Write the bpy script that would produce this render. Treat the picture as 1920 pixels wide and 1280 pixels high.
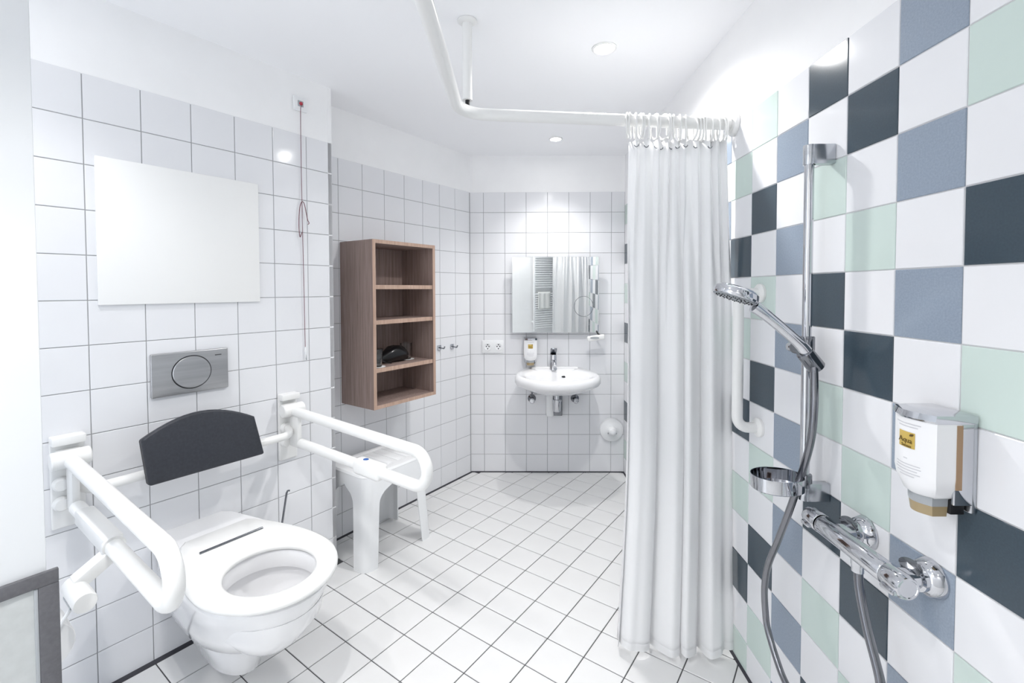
import bpy, bmesh, math, random
from mathutils import Vector, Matrix
random.seed(7)
for o in list(bpy.data.objects): bpy.data.objects.remove(o, do_unlink=True)
scene = bpy.context.scene
COL = scene.collection
pi = math.pi

# ------------------------------------------------------------------ camera
cam = bpy.data.cameras.new('camera'); camo = bpy.data.objects.new('camera', cam); COL.objects.link(camo)
scene.camera = camo
cam.sensor_fit = 'HORIZONTAL'; cam.sensor_width = 36.0
cam.lens = 867.238 / 1920 * 36.0
cam.shift_x = (960 - 952.119) / 1920
cam.shift_y = (566.652 - 640) / 1920
cam.clip_start = 0.02; cam.clip_end = 60
YAW, PITCH, ROLL, CAMZ = -0.011582, -0.028021, -0.002694, 1.304146
_r0 = Vector((math.cos(YAW), -math.sin(YAW), 0)); _f0 = Vector((math.sin(YAW), math.cos(YAW), 0)); _z = Vector((0, 0, 1))
_d = _f0*math.cos(PITCH) + _z*math.sin(PITCH); _u = -_f0*math.sin(PITCH) + _z*math.cos(PITCH)
_rt = _r0*math.cos(ROLL) + _u*math.sin(ROLL); _up = -_r0*math.sin(ROLL) + _u*math.cos(ROLL)
camo.matrix_world = Matrix(((_rt.x, _up.x, -_d.x, 0), (_rt.y, _up.y, -_d.y, 0), (_rt.z, _up.z, -_d.z, CAMZ), (0, 0, 0, 1)))

# ------------------------------------------------------------------ world, exposure
w = bpy.data.worlds.new('world'); scene.world = w; w.use_nodes = True
w.node_tree.nodes['Background'].inputs[0].default_value = (0.86, 0.92, 1.0, 1)
w.node_tree.nodes['Background'].inputs[1].default_value = 2.5
scene.view_settings.view_transform = 'Standard'
try: scene.view_settings.look = 'None'
except Exception: pass
scene.view_settings.gamma = 1.0
scene.view_settings.use_curve_mapping = False
scene.view_settings.exposure = 0.05
scene.cycles.max_bounces = 16; scene.cycles.diffuse_bounces = 8
LIGHT_W = 56.0          # watts of each ceiling downlight

# ------------------------------------------------------------------ materials
def mat(name, col, rough=0.5, metal=0.0, spec=0.5, coat=0.0, noise=0.0, nscale=20.0, stretch=(1, 1, 1), bump=0.0, trans=0.0, ior=1.45, sss=0.0):
    m = bpy.data.materials.new(name); m.use_nodes = True
    nt = m.node_tree; b = nt.nodes['Principled BSDF']
    b.inputs['Base Color'].default_value = (*col, 1); b.inputs['Roughness'].default_value = rough
    b.inputs['Metallic'].default_value = metal; b.inputs['Specular IOR Level'].default_value = spec
    b.inputs['Coat Weight'].default_value = coat; b.inputs['Coat Roughness'].default_value = 0.05
    b.inputs['Transmission Weight'].default_value = trans; b.inputs['IOR'].default_value = ior
    if noise or bump:
        tc = nt.nodes.new('ShaderNodeTexCoord'); mp = nt.nodes.new('ShaderNodeMapping'); mp.inputs['Scale'].default_value = stretch
        n = nt.nodes.new('ShaderNodeTexNoise'); n.inputs['Scale'].default_value = nscale; n.inputs['Detail'].default_value = 4
        nt.links.new(tc.outputs['Object'], mp.inputs['Vector']); nt.links.new(mp.outputs[0], n.inputs['Vector'])
        if noise:
            r = nt.nodes.new('ShaderNodeMapRange'); r.inputs[1].default_value = 0.3; r.inputs[2].default_value = 0.7
            r.inputs[3].default_value = 1 - noise; r.inputs[4].default_value = 1 + noise
            nt.links.new(n.outputs[0], r.inputs[0])
            mx = nt.nodes.new('ShaderNodeMix'); mx.data_type = 'RGBA'; mx.blend_type = 'MULTIPLY'; mx.inputs[0].default_value = 1
            mx.inputs[6].default_value = (*col, 1)
            nt.links.new(r.outputs[0], mx.inputs[7]); nt.links.new(mx.outputs[2], b.inputs['Base Color'])
        if bump:
            bp = nt.nodes.new('ShaderNodeBump'); bp.inputs['Strength'].default_value = bump; bp.inputs['Distance'].default_value = 0.002
            nt.links.new(n.outputs[0], bp.inputs['Height']); nt.links.new(bp.outputs[0], b.inputs['Normal'])
    return m
M = {}
M['paint'] = mat('white_plaster', (0.90, 0.90, 0.905), 0.75, noise=0.015, nscale=6)
M['ceil'] = mat('ceiling_paint', (0.93, 0.933, 0.95), 0.8)
M['tile'] = mat('white_glazed_tile', (0.785, 0.79, 0.812), 0.10, noise=0.02, nscale=3, bump=0.02)
M['tile_dark'] = mat('anthracite_tile', (0.048, 0.070, 0.090), 0.14, noise=0.06, nscale=260)
M['tile_grey'] = mat('blue_grey_tile', (0.27, 0.322, 0.395), 0.14, noise=0.07, nscale=260)
M['tile_mint'] = mat('mint_tile', (0.58, 0.68, 0.64), 0.12, noise=0.03, nscale=4)
M['grout'] = mat('grey_wall_grout', (0.36, 0.36, 0.37), 0.9)
M['grout_light'] = mat('light_wall_grout', (0.62, 0.62, 0.63), 0.9)
M['floor_tile'] = mat('white_floor_tile', (0.70, 0.70, 0.70), 0.28, noise=0.025, nscale=5, bump=0.03)
M['floor_grout'] = mat('dark_floor_grout', (0.075, 0.075, 0.08), 0.9)
M['sealant'] = mat('dark_sealant', (0.035, 0.035, 0.045), 0.6)
M['white'] = mat('white_powder_coat', (0.81, 0.81, 0.80), 0.28)
M['plastic'] = mat('white_plastic', (0.82, 0.83, 0.84), 0.42)
M['ceramic'] = mat('white_ceramic', (0.80, 0.80, 0.81), 0.08, coat=0.4)
M['seat'] = mat('white_toilet_seat', (0.80, 0.80, 0.79), 0.18)
M['board'] = mat('matt_white_board', (0.88, 0.88, 0.87), 0.6)
M['chrome'] = mat('chrome', (0.60, 0.61, 0.64), 0.05, metal=1.0)
M['chrome_dark'] = mat('dark_chrome', (0.22, 0.23, 0.25), 0.12, metal=1.0)
M['steel'] = mat('brushed_steel', (0.48, 0.48, 0.49), 0.36, metal=1.0, noise=0.10, nscale=60, stretch=(1, .04, 1))
M['hose'] = mat('metal_hose', (0.22, 0.225, 0.245), 0.2, metal=1.0)
M['black'] = mat('black_rubber', (0.01, 0.01, 0.012), 0.5)
M['blackgloss'] = mat('black_gloss_fabric', (0.006, 0.006, 0.007), 0.25)
M['pad'] = mat('charcoal_pad', (0.028, 0.031, 0.040), 0.48, noise=0.15, nscale=120, bump=0.15)
M['grey'] = mat('grey_plastic', (0.36, 0.38, 0.40), 0.4)
M['spray'] = mat('grey_spray_face', (0.25, 0.27, 0.29), 0.35)
M['grey_frame'] = mat('dark_grey_frame', (0.11, 0.11, 0.12), 0.5, noise=0.10, nscale=150)
M['frost'] = mat('frosted_panel', (0.50, 0.52, 0.52), 0.35, noise=0.04, nscale=60)
M['red'] = mat('red_plastic', (0.42, 0.04, 0.06), 0.4)
M['cord'] = mat('dark_red_cord', (0.16, 0.05, 0.07), 0.7)
M['blue'] = mat('blue_button', (0.02, 0.10, 0.35), 0.4)
M['gold'] = mat('gold_label', (0.56, 0.40, 0.10), 0.45)
M['print'] = mat('pale_print', (0.55, 0.55, 0.58), 0.6)
M['ink'] = mat('dark_gold_ink', (0.10, 0.06, 0.01), 0.6)
M['amber'] = mat('soap_liquid', (0.36, 0.28, 0.16), 0.2)
M['brown'] = mat('brown_button', (0.16, 0.10, 0.07), 0.4)
M['mirror'] = mat('mirror_glass', (0.90, 0.92, 0.92), 0.01, metal=1.0)
M['glass'] = mat('clear_glass', (0.95, 0.97, 0.97), 0.02, trans=1.0, ior=1.45)
M['towel'] = mat('white_towel', (0.82, 0.82, 0.80), 0.95, bump=0.5, nscale=200)
M['rad'] = mat('white_enamel', (0.84, 0.85, 0.86), 0.25)
M['doorw'] = mat('white_door_lacquer', (0.74, 0.76, 0.78), 0.22)
M['paper'] = mat('toilet_paper', (0.84, 0.84, 0.84), 0.9)
def wood(name, a, b):
    m = bpy.data.materials.new(name); m.use_nodes = True; nt = m.node_tree; s = nt.nodes['Principled BSDF']
    tc = nt.nodes.new('ShaderNodeTexCoord'); mp = nt.nodes.new('ShaderNodeMapping'); mp.inputs['Scale'].default_value = (60, 60, 2.2)
    n = nt.nodes.new('ShaderNodeTexNoise'); n.inputs['Scale'].default_value = 1.6; n.inputs['Detail'].default_value = 6; n.inputs['Roughness'].default_value = .65
    cr = nt.nodes.new('ShaderNodeValToRGB'); cr.color_ramp.elements[0].position = .3; cr.color_ramp.elements[1].position = .7
    cr.color_ramp.elements[0].color = (*a, 1); cr.color_ramp.elements[1].color = (*b, 1)
    nt.links.new(tc.outputs['Object'], mp.inputs[0]); nt.links.new(mp.outputs[0], n.inputs['Vector']); nt.links.new(n.outputs[0], cr.inputs[0])
    nt.links.new(cr.outputs[0], s.inputs['Base Color']); s.inputs['Roughness'].default_value = .5
    return m
M['wood'] = wood('brown_wood', (0.20, 0.142, 0.125), (0.38, 0.285, 0.255))
M['wood_edge'] = wood('light_wood_edge', (0.38, 0.25, 0.19), (0.52, 0.37, 0.29))
def emit(name, col, s):
    m = bpy.data.materials.new(name); m.use_nodes = True; nt = m.node_tree
    e = nt.nodes.new('ShaderNodeEmission'); e.inputs[0].default_value = (*col, 1); e.inputs[1].default_value = s
    nt.links.new(e.outputs[0], nt.nodes['Material Output'].inputs[0]); return m
M['lamp'] = emit('lamp_lens', (1, 0.98, 0.95), 60)
def cloth():
    m = bpy.data.materials.new('curtain_fabric'); m.use_nodes = True; nt = m.node_tree; b = nt.nodes['Principled BSDF']
    b.inputs['Base Color'].default_value = (0.95, 0.95, 0.955, 1); b.inputs['Roughness'].default_value = .55
    b.inputs['Sheen Weight'].default_value = .2
    t = nt.nodes.new('ShaderNodeBsdfTranslucent'); t.inputs[0].default_value = (0.86, 0.87, 0.88, 1)
    mx = nt.nodes.new('ShaderNodeMixShader'); mx.inputs[0].default_value = .25
    tc = nt.nodes.new('ShaderNodeTexCoord'); v = nt.nodes.new('ShaderNodeTexNoise'); v.inputs['Scale'].default_value = 55; v.inputs['Detail'].default_value = 2
    bp = nt.nodes.new('ShaderNodeBump'); bp.inputs['Strength'].default_value = .18; bp.inputs['Distance'].default_value = .003
    nt.links.new(tc.outputs['Object'], v.inputs['Vector']); nt.links.new(v.outputs[0], bp.inputs['Height']); nt.links.new(bp.outputs[0], b.inputs['Normal'])
    nt.links.new(b.outputs[0], mx.inputs[1]); nt.links.new(t.outputs[0], mx.inputs[2]); nt.links.new(mx.outputs[0], nt.nodes['Material Output'].inputs[0])
    return m
M['cloth'] = cloth()

# ------------------------------------------------------------------ mesh helpers
class MB:
    def __init__(s): s.v = []; s.f = []; s.mi = []
    def add(s, v, f, mi=0):
        k = len(s.v); s.v += [tuple(p) for p in v]; s.f += [tuple(i + k for i in q) for q in f]; s.mi += [mi]*len(f); return s
    def box(s, x0, x1, y0, y1, z0, z1, bev=0.0, seg=2, mi=0, rot=None, at=None):
        bm = bmesh.new(); bmesh.ops.create_cube(bm, size=1)
        for v in bm.verts: v.co = Vector((x0 + (v.co.x + .5)*(x1 - x0), y0 + (v.co.y + .5)*(y1 - y0), z0 + (v.co.z + .5)*(z1 - z0)))
        if bev: bmesh.ops.bevel(bm, geom=bm.edges[:], offset=bev, segments=seg, affect='EDGES', profile=.5)
        if rot is not None:
            for v in bm.verts: v.co = rot @ v.co
        if at is not None:
            for v in bm.verts: v.co += Vector(at)
        bm.verts.index_update()
        s.add([v.co[:] for v in bm.verts], [[v.index for v in f.verts] for f in bm.faces], mi); bm.free(); return s
    def loft(s, rings, closed=True, cap0=True, cap1=True, loop=False, mi=0):
        n = len(rings[0]); V = [p for r in rings for p in r]; F = []
        R = len(rings)
        for i in range(R if loop else R - 1):
            i2 = (i + 1) % R
            for j in range(n if closed else n - 1):
                j2 = (j + 1) % n
                F.append((i*n + j, i*n + j2, i2*n + j2, i2*n + j))
        if cap0 and not loop: F.append(tuple(range(n))[::-1])
        if cap1 and not loop: F.append(tuple((R - 1)*n + j for j in range(n)))
        return s.add(V, F, mi)
    def tube(s, pts, r, seg=14, cap=True, loop=False, mi=0):
        pts = [Vector(p) for p in pts]; n = len(pts)
        rr = r if isinstance(r, (list, tuple)) else [r]*n
        T = []
        for i in range(n):
            a = pts[(i - 1) % n] if (loop or i > 0) else pts[i]; b = pts[(i + 1) % n] if (loop or i < n - 1) else pts[i]
            T.append((b - a).normalized())
        u = T[0].orthogonal().normalized(); rings = []
        for i in range(n):
            u = (u - T[i]*u.dot(T[i]))
            u = u.normalized() if u.length > 1e-6 else T[i].orthogonal().normalized()
            v = T[i].cross(u)
            rings.append([pts[i] + (u*math.cos(2*pi*k/seg) + v*math.sin(2*pi*k/seg))*rr[i] for k in range(seg)])
        return s.loft(rings, True, cap, cap, loop, mi)
    def lathe(s, prof, o=(0, 0, 0), ax=(0, 0, 1), seg=32, sx=1.0, sy=1.0, mi=0, ref=None):
        o = Vector(o); ax = Vector(ax).normalized()
        u = Vector(ref) if ref else ax.orthogonal().normalized(); v = ax.cross(u)
        rings = [[o + ax*h + (u*math.cos(2*pi*k/seg)*sx + v*math.sin(2*pi*k/seg)*sy)*max(r, 1e-4) for k in range(seg)] for r, h in prof]
        return s.loft(rings, True, True, True, False, mi)
    def prism(s, poly, a, b, fn, bev=0.0, seg=2, mi=0):
        # poly: 2-D points, extruded from depth a to b; fn(p, q, d) -> 3-D
        bm = bmesh.new()
        vs = [bm.verts.new(fn(p, q, a)) for p, q in poly]; f = bm.faces.new(vs)
        g = bmesh.ops.extrude_face_region(bm, geom=[f]); mv = [e for e in g['geom'] if isinstance(e, bmesh.types.BMVert)]
        for v, (p, q) in zip(vs, poly): pass
        d = Vector(fn(poly[0][0], poly[0][1], b)) - Vector(fn(poly[0][0], poly[0][1], a))
        for v in mv: v.co += d
        bmesh.ops.recalc_face_normals(bm, faces=bm.faces[:])
        if bev: 
            ed = [e for e in bm.edges if len(e.link_faces) == 2 and e.calc_face_angle(0) > .9]
            bmesh.ops.bevel(bm, geom=ed, offset=bev, segments=seg, affect='EDGES', profile=.5)
        bm.verts.index_update()
        s.add([v.co[:] for v in bm.verts], [[v.index for v in f.verts] for f in bm.faces], mi); bm.free(); return s
    def mesh(s, name, mats, smooth=True, angle=38):
        me = bpy.data.meshes.new(name); me.from_pydata(s.v, [], s.f); me.validate()
        bm = bmesh.new(); bm.from_mesh(me); bmesh.ops.recalc_face_normals(bm, faces=bm.faces[:]); bm.to_mesh(me); bm.free()
        for m in (mats if isinstance(mats, (list, tuple)) else [mats]): me.materials.append(M[m] if isinstance(m, str) else m)
        if len(me.polygons) == len(s.mi): me.polygons.foreach_set('material_index', s.mi)
        if smooth:
            me.polygons.foreach_set('use_smooth', [True]*len(me.polygons)); me.set_sharp_from_angle(angle=math.radians(angle))
        me.update(); return me
    def obj(s, name, mats, parent=None, smooth=True, angle=38):
        return link(name, s.mesh(name, mats, smooth, angle), parent)
def link(name, data, parent=None):
    o = bpy.data.objects.new(name, data); COL.objects.link(o)
    if parent: o.parent = parent
    return o
def tag(o, label, cat, group=None):
    o['label'] = label; o['category'] = cat
    if group: o['group'] = group
    return o
def thing(name, label, cat, loc=(0, 0, 0), rotz=0.0, group=None):
    o = link(name, None); o.location = loc; o.rotation_euler = (0, 0, rotz); o.empty_display_size = .05
    return tag(o, label, cat, group)
def fillet(pts, r, n=8):
    pts = [Vector(p) for p in pts]; out = [pts[0]]
    rs = r if isinstance(r, (list, tuple)) else [r]*len(pts)
    for i in range(1, len(pts) - 1):
        a = (pts[i - 1] - pts[i]); b = (pts[i + 1] - pts[i]); la, lb = a.length, b.length; a.normalize(); b.normalize()
        ang = a.angle(b); t = min(rs[i]/math.tan(ang/2), la*.499, lb*.499); rr = t*math.tan(ang/2)
        c = pts[i] + (a + b).normalized()*(rr/math.sin(ang/2))
        p0 = pts[i] + a*t; p1 = pts[i] + b*t; v0 = p0 - c; v1 = p1 - c; th = v0.angle(v1)
        for k in range(n + 1):
            s = k/n; out.append(c + (v0*math.sin((1 - s)*th) + v1*math.sin(s*th))/math.sin(th))
    out.append(pts[-1]); return out
def spline(pts, n=10):
    P = [Vector(p) for p in pts]; P = [P[0]*2 - P[1]] + P + [P[-1]*2 - P[-2]]; out = []
    for i in range(1, len(P) - 2):
        for k in range(n):
            t = k/n; a, b, c, d = P[i - 1:i + 3]
            out.append(.5*((2*b) + (c - a)*t + (2*a - 5*b + 4*c - d)*t*t + (3*b - a - 3*c + d)*t**3))
    out.append(P[-2]); return out
def radial(outline, c, N):
    # resample a star-shaped outline at N angles about c
    L = []
    for p, q in outline:
        L.append((math.atan2(q - c[1], p - c[0]), math.hypot(p - c[0], q - c[1])))
    L.sort(); L = [(a - 2*pi, r) for a, r in L] + L + [(a + 2*pi, r) for a, r in L]
    out = []
    for k in range(N):
        t = -pi + 2*pi*(k + .5)/N
        for (a0, r0), (a1, r1) in zip(L, L[1:]):
            if a0 <= t <= a1 and a1 > a0:
                s = (t - a0)/(a1 - a0); r = r0 + (r1 - r0)*s; break
        out.append((c[0] + r*math.cos(t), c[1] + r*math.sin(t)))
    return out
def text_mesh(body, size, name, material, parent, loc, rot, extrude=.0002):
    cu = bpy.data.curves.new(name, 'FONT'); cu.body = body; cu.size = size; cu.extrude = extrude; cu.align_x = 'CENTER'; cu.align_y = 'CENTER'; cu.resolution_u = 2
    t = bpy.data.objects.new('tmp', cu); COL.objects.link(t)
    bpy.context.view_layer.update()
    me = bpy.data.meshes.new_from_object(t.evaluated_get(bpy.context.evaluated_depsgraph_get())); bpy.data.objects.remove(t, do_unlink=True)
    me.materials.clear(); me.materials.append(M[material])
    o = link(name, me, parent); o.location = loc; o.rotation_euler = rot; return o

# ------------------------------------------------------------------ wall frames: local x = out of the wall, y = along, z = up
class Frame:
    def __init__(s, o, out):
        s.o = Vector((o[0], o[1], 0)); s.n = Vector((out[0], out[1], 0)).normalized(); s.d = Vector((-s.n.y, s.n.x, 0)); s.rz = math.atan2(s.n.y, s.n.x)
    def p(s, along, out=0.0, z=0.0): return s.o + s.d*along + s.n*out + Vector((0, 0, z))
    def loc(s, p):
        q = Vector(p) - s.o; return (q.dot(s.n), q.dot(s.d), q.z)
tA, tB = -0.615705, -0.606544
FA = Frame((-1.351879, 1.454045), (math.cos(tA), math.sin(tA)))
FB = Frame((-0.904337, 2.399278), (math.cos(tB), math.sin(tB)))
YC, XR = 3.270947, 0.785401
FC = Frame((0, YC), (0, -1))            # along = world x
FR = Frame((XR, 0), (-1, 0))            # along = -world y
HC = 2.24                               # ceiling height
PV, PH = 0.15*0.95369, 0.15             # tile pitch
ROW0 = 12.89674*PV                      # height of the first joint below the top row
A_END, B_END = 0.876, 1.052
D_AL = -1.10                            # wall with the doorway, behind the camera
FD = Frame(FA.p(D_AL)[:2], FA.d[:2])    # its along axis = -FA.n
DL = 3.396                              # length to the right wall

def struct(name, me, parent=None):
    o = link(name, me, parent); o['kind'] = 'structure'; return o
TILE_CACHE = {}
def tile_mesh(wd, ht, th, m, bev=.0012):
    key = (round(wd, 4), round(ht, 4), m)
    if key not in TILE_CACHE:
        b = bev
        x = [(-th, 0, 0, wd, ht), (-b, 0, 0, wd, ht), (0, b, b, wd - b, ht - b)]
        rings = [[(q[0], q[1], q[2]), (q[0], q[3], q[2]), (q[0], q[3], q[4]), (q[0], q[1], q[4])] for q in x]
        TILE_CACHE[key] = MB().loft(rings, cap0=False).mesh('tile', m, smooth=False)
    return TILE_CACHE[key]
def wall(name, F, y0, y1, ztile, grout, thick=.12, tiled=None, holes=None):
    b = MB()
    if tiled is None: tiled = (y0, y1)
    segs = [(y0, y1)]
    if holes:
        segs = [(y0, holes[0]), (holes[1], y1)]
        b.box(-thick, -.0008, holes[0], holes[1], holes[2], HC, mi=0)
    for s0, s1 in segs:
        if ztile: 
            b.box(-thick, -.0022, s0, s1, 0, ztile, mi=1); b.box(-thick, -.0008, s0, s1, ztile, HC, mi=0)
        else: b.box(-thick, -.0008, s0, s1, 0, HC, mi=0)
    o = struct(name, b.mesh(name, ['paint', grout], smooth=False)); o.location = F.o; o.rotation_euler = (0, 0, F.rz); return o
def tile_wall(wobj, y0, y1, yref, ph, pv, z_of, nrow, gap, color=None):
    th = .006
    i0 = math.floor((y0 - yref)/ph + 1e-6)
    i = i0
    while yref + i*ph < y1 - .004:
        a, b = max(y0, yref + i*ph + gap/2), min(y1, yref + (i + 1)*ph - gap/2)
        if b - a > .006:
            for t in range(-1, nrow):
                zt = z_of(t) - gap/2; zb = max(.004, z_of(t + 1) + gap/2)
                if zt - zb < .008: continue
                m = color(i, t) if color else 'tile'
                o = link('tile', tile_mesh(b - a, zt - zb, th, m), wobj); o.location = (0, a, zb)
        i += 1
zrow = lambda r: ROW0 - r*PV
wl = wall('wall_left', FA, D_AL, A_END, zrow(-1) - .0035, 'grout')
tile_wall(wl, -.9, A_END, 0.0, PH, PV, zrow, 13, .0026)
wbl = wall('wall_back_left', FB, -.17, B_END + .01, zrow(-1) - .0035, 'grout')
tile_wall(wbl, -.16, B_END, 0.0, PH, PV, zrow, 13, .0026)
XCL = -.3065
wbk = wall('wall_back', FC, XCL - .08, XR + .12, zrow(-1) - .0035, 'grout')
tile_wall(wbk, XCL, XR, -.207599, PH, PV, zrow, 13, .0026)
# right wall: checker of four tile colours, repeating every six columns
PHR, PVR = .144254, .15*.95369*.144254/.15
zrr = lambda r: (12.89674 - r)*PVR - .019627*.95369
YR0 = 1.539608
def rcol(i, t):
    # i counts columns towards the camera from the joint at YR0
    j, q = i % 6, t % 4
    table = {0: {3: 'tile_mint', 1: 'tile_dark'}, 1: {0: 'tile_grey', 2: 'tile_grey'}, 2: {3: 'tile_dark', 1: 'tile_mint'},
             3: {0: 'tile_dark', 2: 'tile_mint'}, 4: {1: 'tile_grey', 3: 'tile_grey'}, 5: {0: 'tile_mint', 2: 'tile_dark'}}
    return table[j].get(q, 'tile')
wr = wall('wall_right', FR, -YC, 1.41, zrr(-1) - .003, 'grout_light')
tile_wall(wr, -YC, -.385, -YR0, PHR, PVR, zrr, 13, .0022, rcol)
bR = MB(); mats_r = ['tile', 'tile_dark', 'tile_grey', 'tile_mint']
i = 8
while -YR0 + i*PHR < 1.40:
    for t in range(-1, 13):
        z1, z0 = zrr(t) - .0011, max(.004, zrr(t + 1) + .0011)
        bR.box(-.006, 0, -YR0 + i*PHR + .0011, min(1.40, -YR0 + (i + 1)*PHR - .0011), z0, z1, mi=mats_r.index(rcol(i, t)))
    i += 1
o = bR.obj('tile_field', mats_r, wr, smooth=False); o['kind'] = 'stuff'
# short return between the toilet wall and the recess
FRT = Frame(FA.p(A_END)[:2], FA.d[:2])
b = MB(); b.box(-.02, -.001, 0, .20, 0, HC)
rw = struct('wall_return', b.mesh('wall_return', ['paint'], smooth=False)); rw.location = FRT.o; rw.rotation_euler = (0, 0, FRT.rz)
# wall behind the camera with an open doorway beside the toilet wall
wd = wall('wall_front', FD, -DL - .1, .1, 0, 'grout', holes=(-1.05, -.10, 2.06))
# ceiling and floor slab
def poly_slab(name, pts, z0, z1, m):
    b = MB(); n = len(pts); b.add([(x, y, z0) for x, y in pts] + [(x, y, z1) for x, y in pts],
        [tuple(range(n))[::-1], tuple(range(n, 2*n))] + [(k, (k + 1) % n, n + (k + 1) % n, n + k) for k in range(n)])
    return struct(name, b.mesh(name, m, smooth=False))
outer = [FA.p(D_AL - .1, -.3)[:2], FA.p(2.3, -.35)[:2], (XR + .2, YC + .25), (XR + .2, -1.75), FA.p(D_AL - .1, 3.4)[:2]]
outer = [(p[0], p[1]) for p in outer]
poly_slab('ceiling', outer, HC, HC + .1, ['ceil'])
fl = poly_slab('floor', outer, -.12, -.003, ['floor_grout'])
N0 = 1.108244
def clip(poly, n, c):
    out = []
    for k in range(len(poly)):
        a, b_ = poly[k], poly[(k + 1) % len(poly)]; da, db = a.dot(n) - c, b_.dot(n) - c
        if da >= 0: out.append(a)
        if (da >= 0) != (db >= 0): out.append(a + (b_ - a)*(da/(da - db)))
    return out
far = []
floor_cache = {}
fg = .0038
for ia in range(-8, 20):
    for nn in range(-3, 24):
        a0, a1 = ia*PH + fg/2, (ia + 1)*PH - fg/2; o0, o1 = (N0 + nn)*PH + fg/2, (N0 + nn + 1)*PH - fg/2
        full = [FA.p(a0, o0), FA.p(a1, o0), FA.p(a1, o1), FA.p(a0, o1)]
        q = full
        q = clip(q, Vector((-1, 0, 0)), -(XR - .008)); q = clip(q, Vector((0, -1, 0)), -(YC - .008)) if q else q
        q = clip(q, FA.d, FA.o.dot(FA.d) + D_AL + .01) if q else q
        if q:
            if ia <= 5: q = clip(q, FA.n, FA.o.dot(FA.n) + .012)
            else: q = clip(q, FB.n, FB.o.dot(FB.n) + .010)
        if len(q) < 3: continue
        area = abs(sum(q[k].x*q[(k + 1) % len(q)].y - q[(k + 1) % len(q)].x*q[k].y for k in range(len(q))))/2
        if area < .0004: continue
        c = sum(q, Vector())/len(q)
        b_ = .0012
        def prism_floor(q, o):
            n = len(q); cc = sum(q, Vector())/n
            top = [p + (cc - p).normalized()*b_*1.4 for p in q]
            V = [(p.x - o.x, p.y - o.y, -.006) for p in q] + [(p.x - o.x, p.y - o.y, -b_) for p in q] + [(p.x - o.x, p.y - o.y, 0) for p in top]
            F = [(k + r*n, (k + 1) % n + r*n, (k + 1) % n + (r + 1)*n, k + (r + 1)*n) for r in (0, 1) for k in range(n)] + [tuple(2*n + k for k in range(n))]
            return V, F
        if c.y < .62 or c.dot(Vector((0, 1, 0))) < .62:
            far.append(prism_floor(q, Vector())); continue
        o = FA.p(a0, o0)
        if q is full or len(q) == 4 and abs(area - (PH - fg)**2) < 1e-7:
            if 'full' not in floor_cache:
                V, F = prism_floor(full, o); floor_cache['full'] = MB().add(V, F).mesh('floor_tile', 'floor_tile', smooth=False)
            me = floor_cache['full']
        else:
            V, F = prism_floor(q, o); me = MB().add(V, F).mesh('floor_tile', 'floor_tile', smooth=False)
        t = link('tile', me, fl); t.location = (o.x, o.y, 0)
b = MB()
for V, F in far: b.add(V, F)
o = b.obj('tile_field', 'floor_tile', fl, smooth=False); o['kind'] = 'stuff'
# dark sealant joints along the wall feet
def joint(name, F, y0, y1):
    b = MB(); b.add([(0, y0, .006), (.012, y0, -.002), (-.002, y0, -.002), (0, y1, .006), (.012, y1, -.002), (-.002, y1, -.002)], [(0, 1, 2), (3, 5, 4), (0, 3, 4, 1), (1, 4, 5, 2), (2, 5, 3, 0)])
    o = struct(name, b.mesh(name, ['sealant'], smooth=False)); o.location = F.o; o.rotation_euler = (0, 0, F.rz)
joint('trim_1', FA, D_AL, A_END); joint('trim_2', FB, -.16, B_END); joint('trim_3', FC, XCL, XR); joint('trim_4', FR, -YC, 1.38)

# ------------------------------------------------------------------ open door leaf at the left edge
DO = .62
dh, de = FA.p(-1.06, DO), FA.p(-.2055, DO)          # hinge end and free edge
dv = (de - dh); DLEN = dv.length; rzd = math.atan2(dv.y, dv.x)
door = struct('door_1', MB().box(0, DLEN, 0, .042, .01, 2.14, .003).mesh('door_1', ['doorw']))
door.location = dh; door.rotation_euler = (0, 0, rzd)
# kick panel: dark frame with a frosted insert, on the face towards the room (-y)
def kick():
    x1 = DLEN + .0165; x0 = x1 - .088; zt = .728
    MB().box(x0, x1, -.010, 0, zt - .028, zt, .0015).obj('kick_frame_top', 'grey_frame', door)
    MB().box(x1 - .031, x1, -.010, 0, .20, zt - .028, .0015).obj('kick_frame_stile', 'grey_frame', door)
    MB().box(x0, x1, -.010, 0, .17, .20, .0015).obj('kick_frame_bottom', 'grey_frame', door)
    MB().box(x0, x1 - .031, -.004, -.001, .20, zt - .028).obj('kick_panel', 'frost', door)
    MB().box(x1 - .037, x1 - .0312, -.008, -.003, .20, zt - .029, .001).obj('kick_gasket', 'grey', door)
kick()

# ------------------------------------------------------------------ toilet wall
t = tag(MB().box(0, .009, -.2545, .2545, 0, .478, .002).obj('wall_board', 'board'), 'blank matt white rectangular board fixed to the tiles above the steel flush plate', 'board')
t.location = FA.p(.2785, .0005, 1.257); t.rotation_euler = (0, 0, FA.rz)

t = thing('flush_plate', 'brushed steel flush plate with round button above the toilet', 'flush plate', FA.p(.281, 0, 1.005), FA.rz)
MB().box(.0005, .013, -.124, .124, -.077, .077, .004, 3).obj('plate', 'steel', t)
MB().lathe([(.0625, 0), (.0645, .0008), (.0645, .0012), (.060, .0012)], (.0125, 0, 0), (1, 0, 0), 48, ref=(0, 1, 0), sy=.95).obj('button_gap', 'black', t)
MB().lathe([(.0615, 0), (.0615, .003), (.0595, .0055), (.045, .0068), (0, .0072)], (.0128, 0, 0), (1, 0, 0), 48, ref=(0, 1, 0), sy=.95).obj('button', 'steel', t)
b = MB()
for k in range(7): b.box(.0130, .0134, .078 + k*.0032, .0803 + k*.0032, .0515, .0555)
b.obj('maker_mark', 'black', t, smooth=False)

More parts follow.
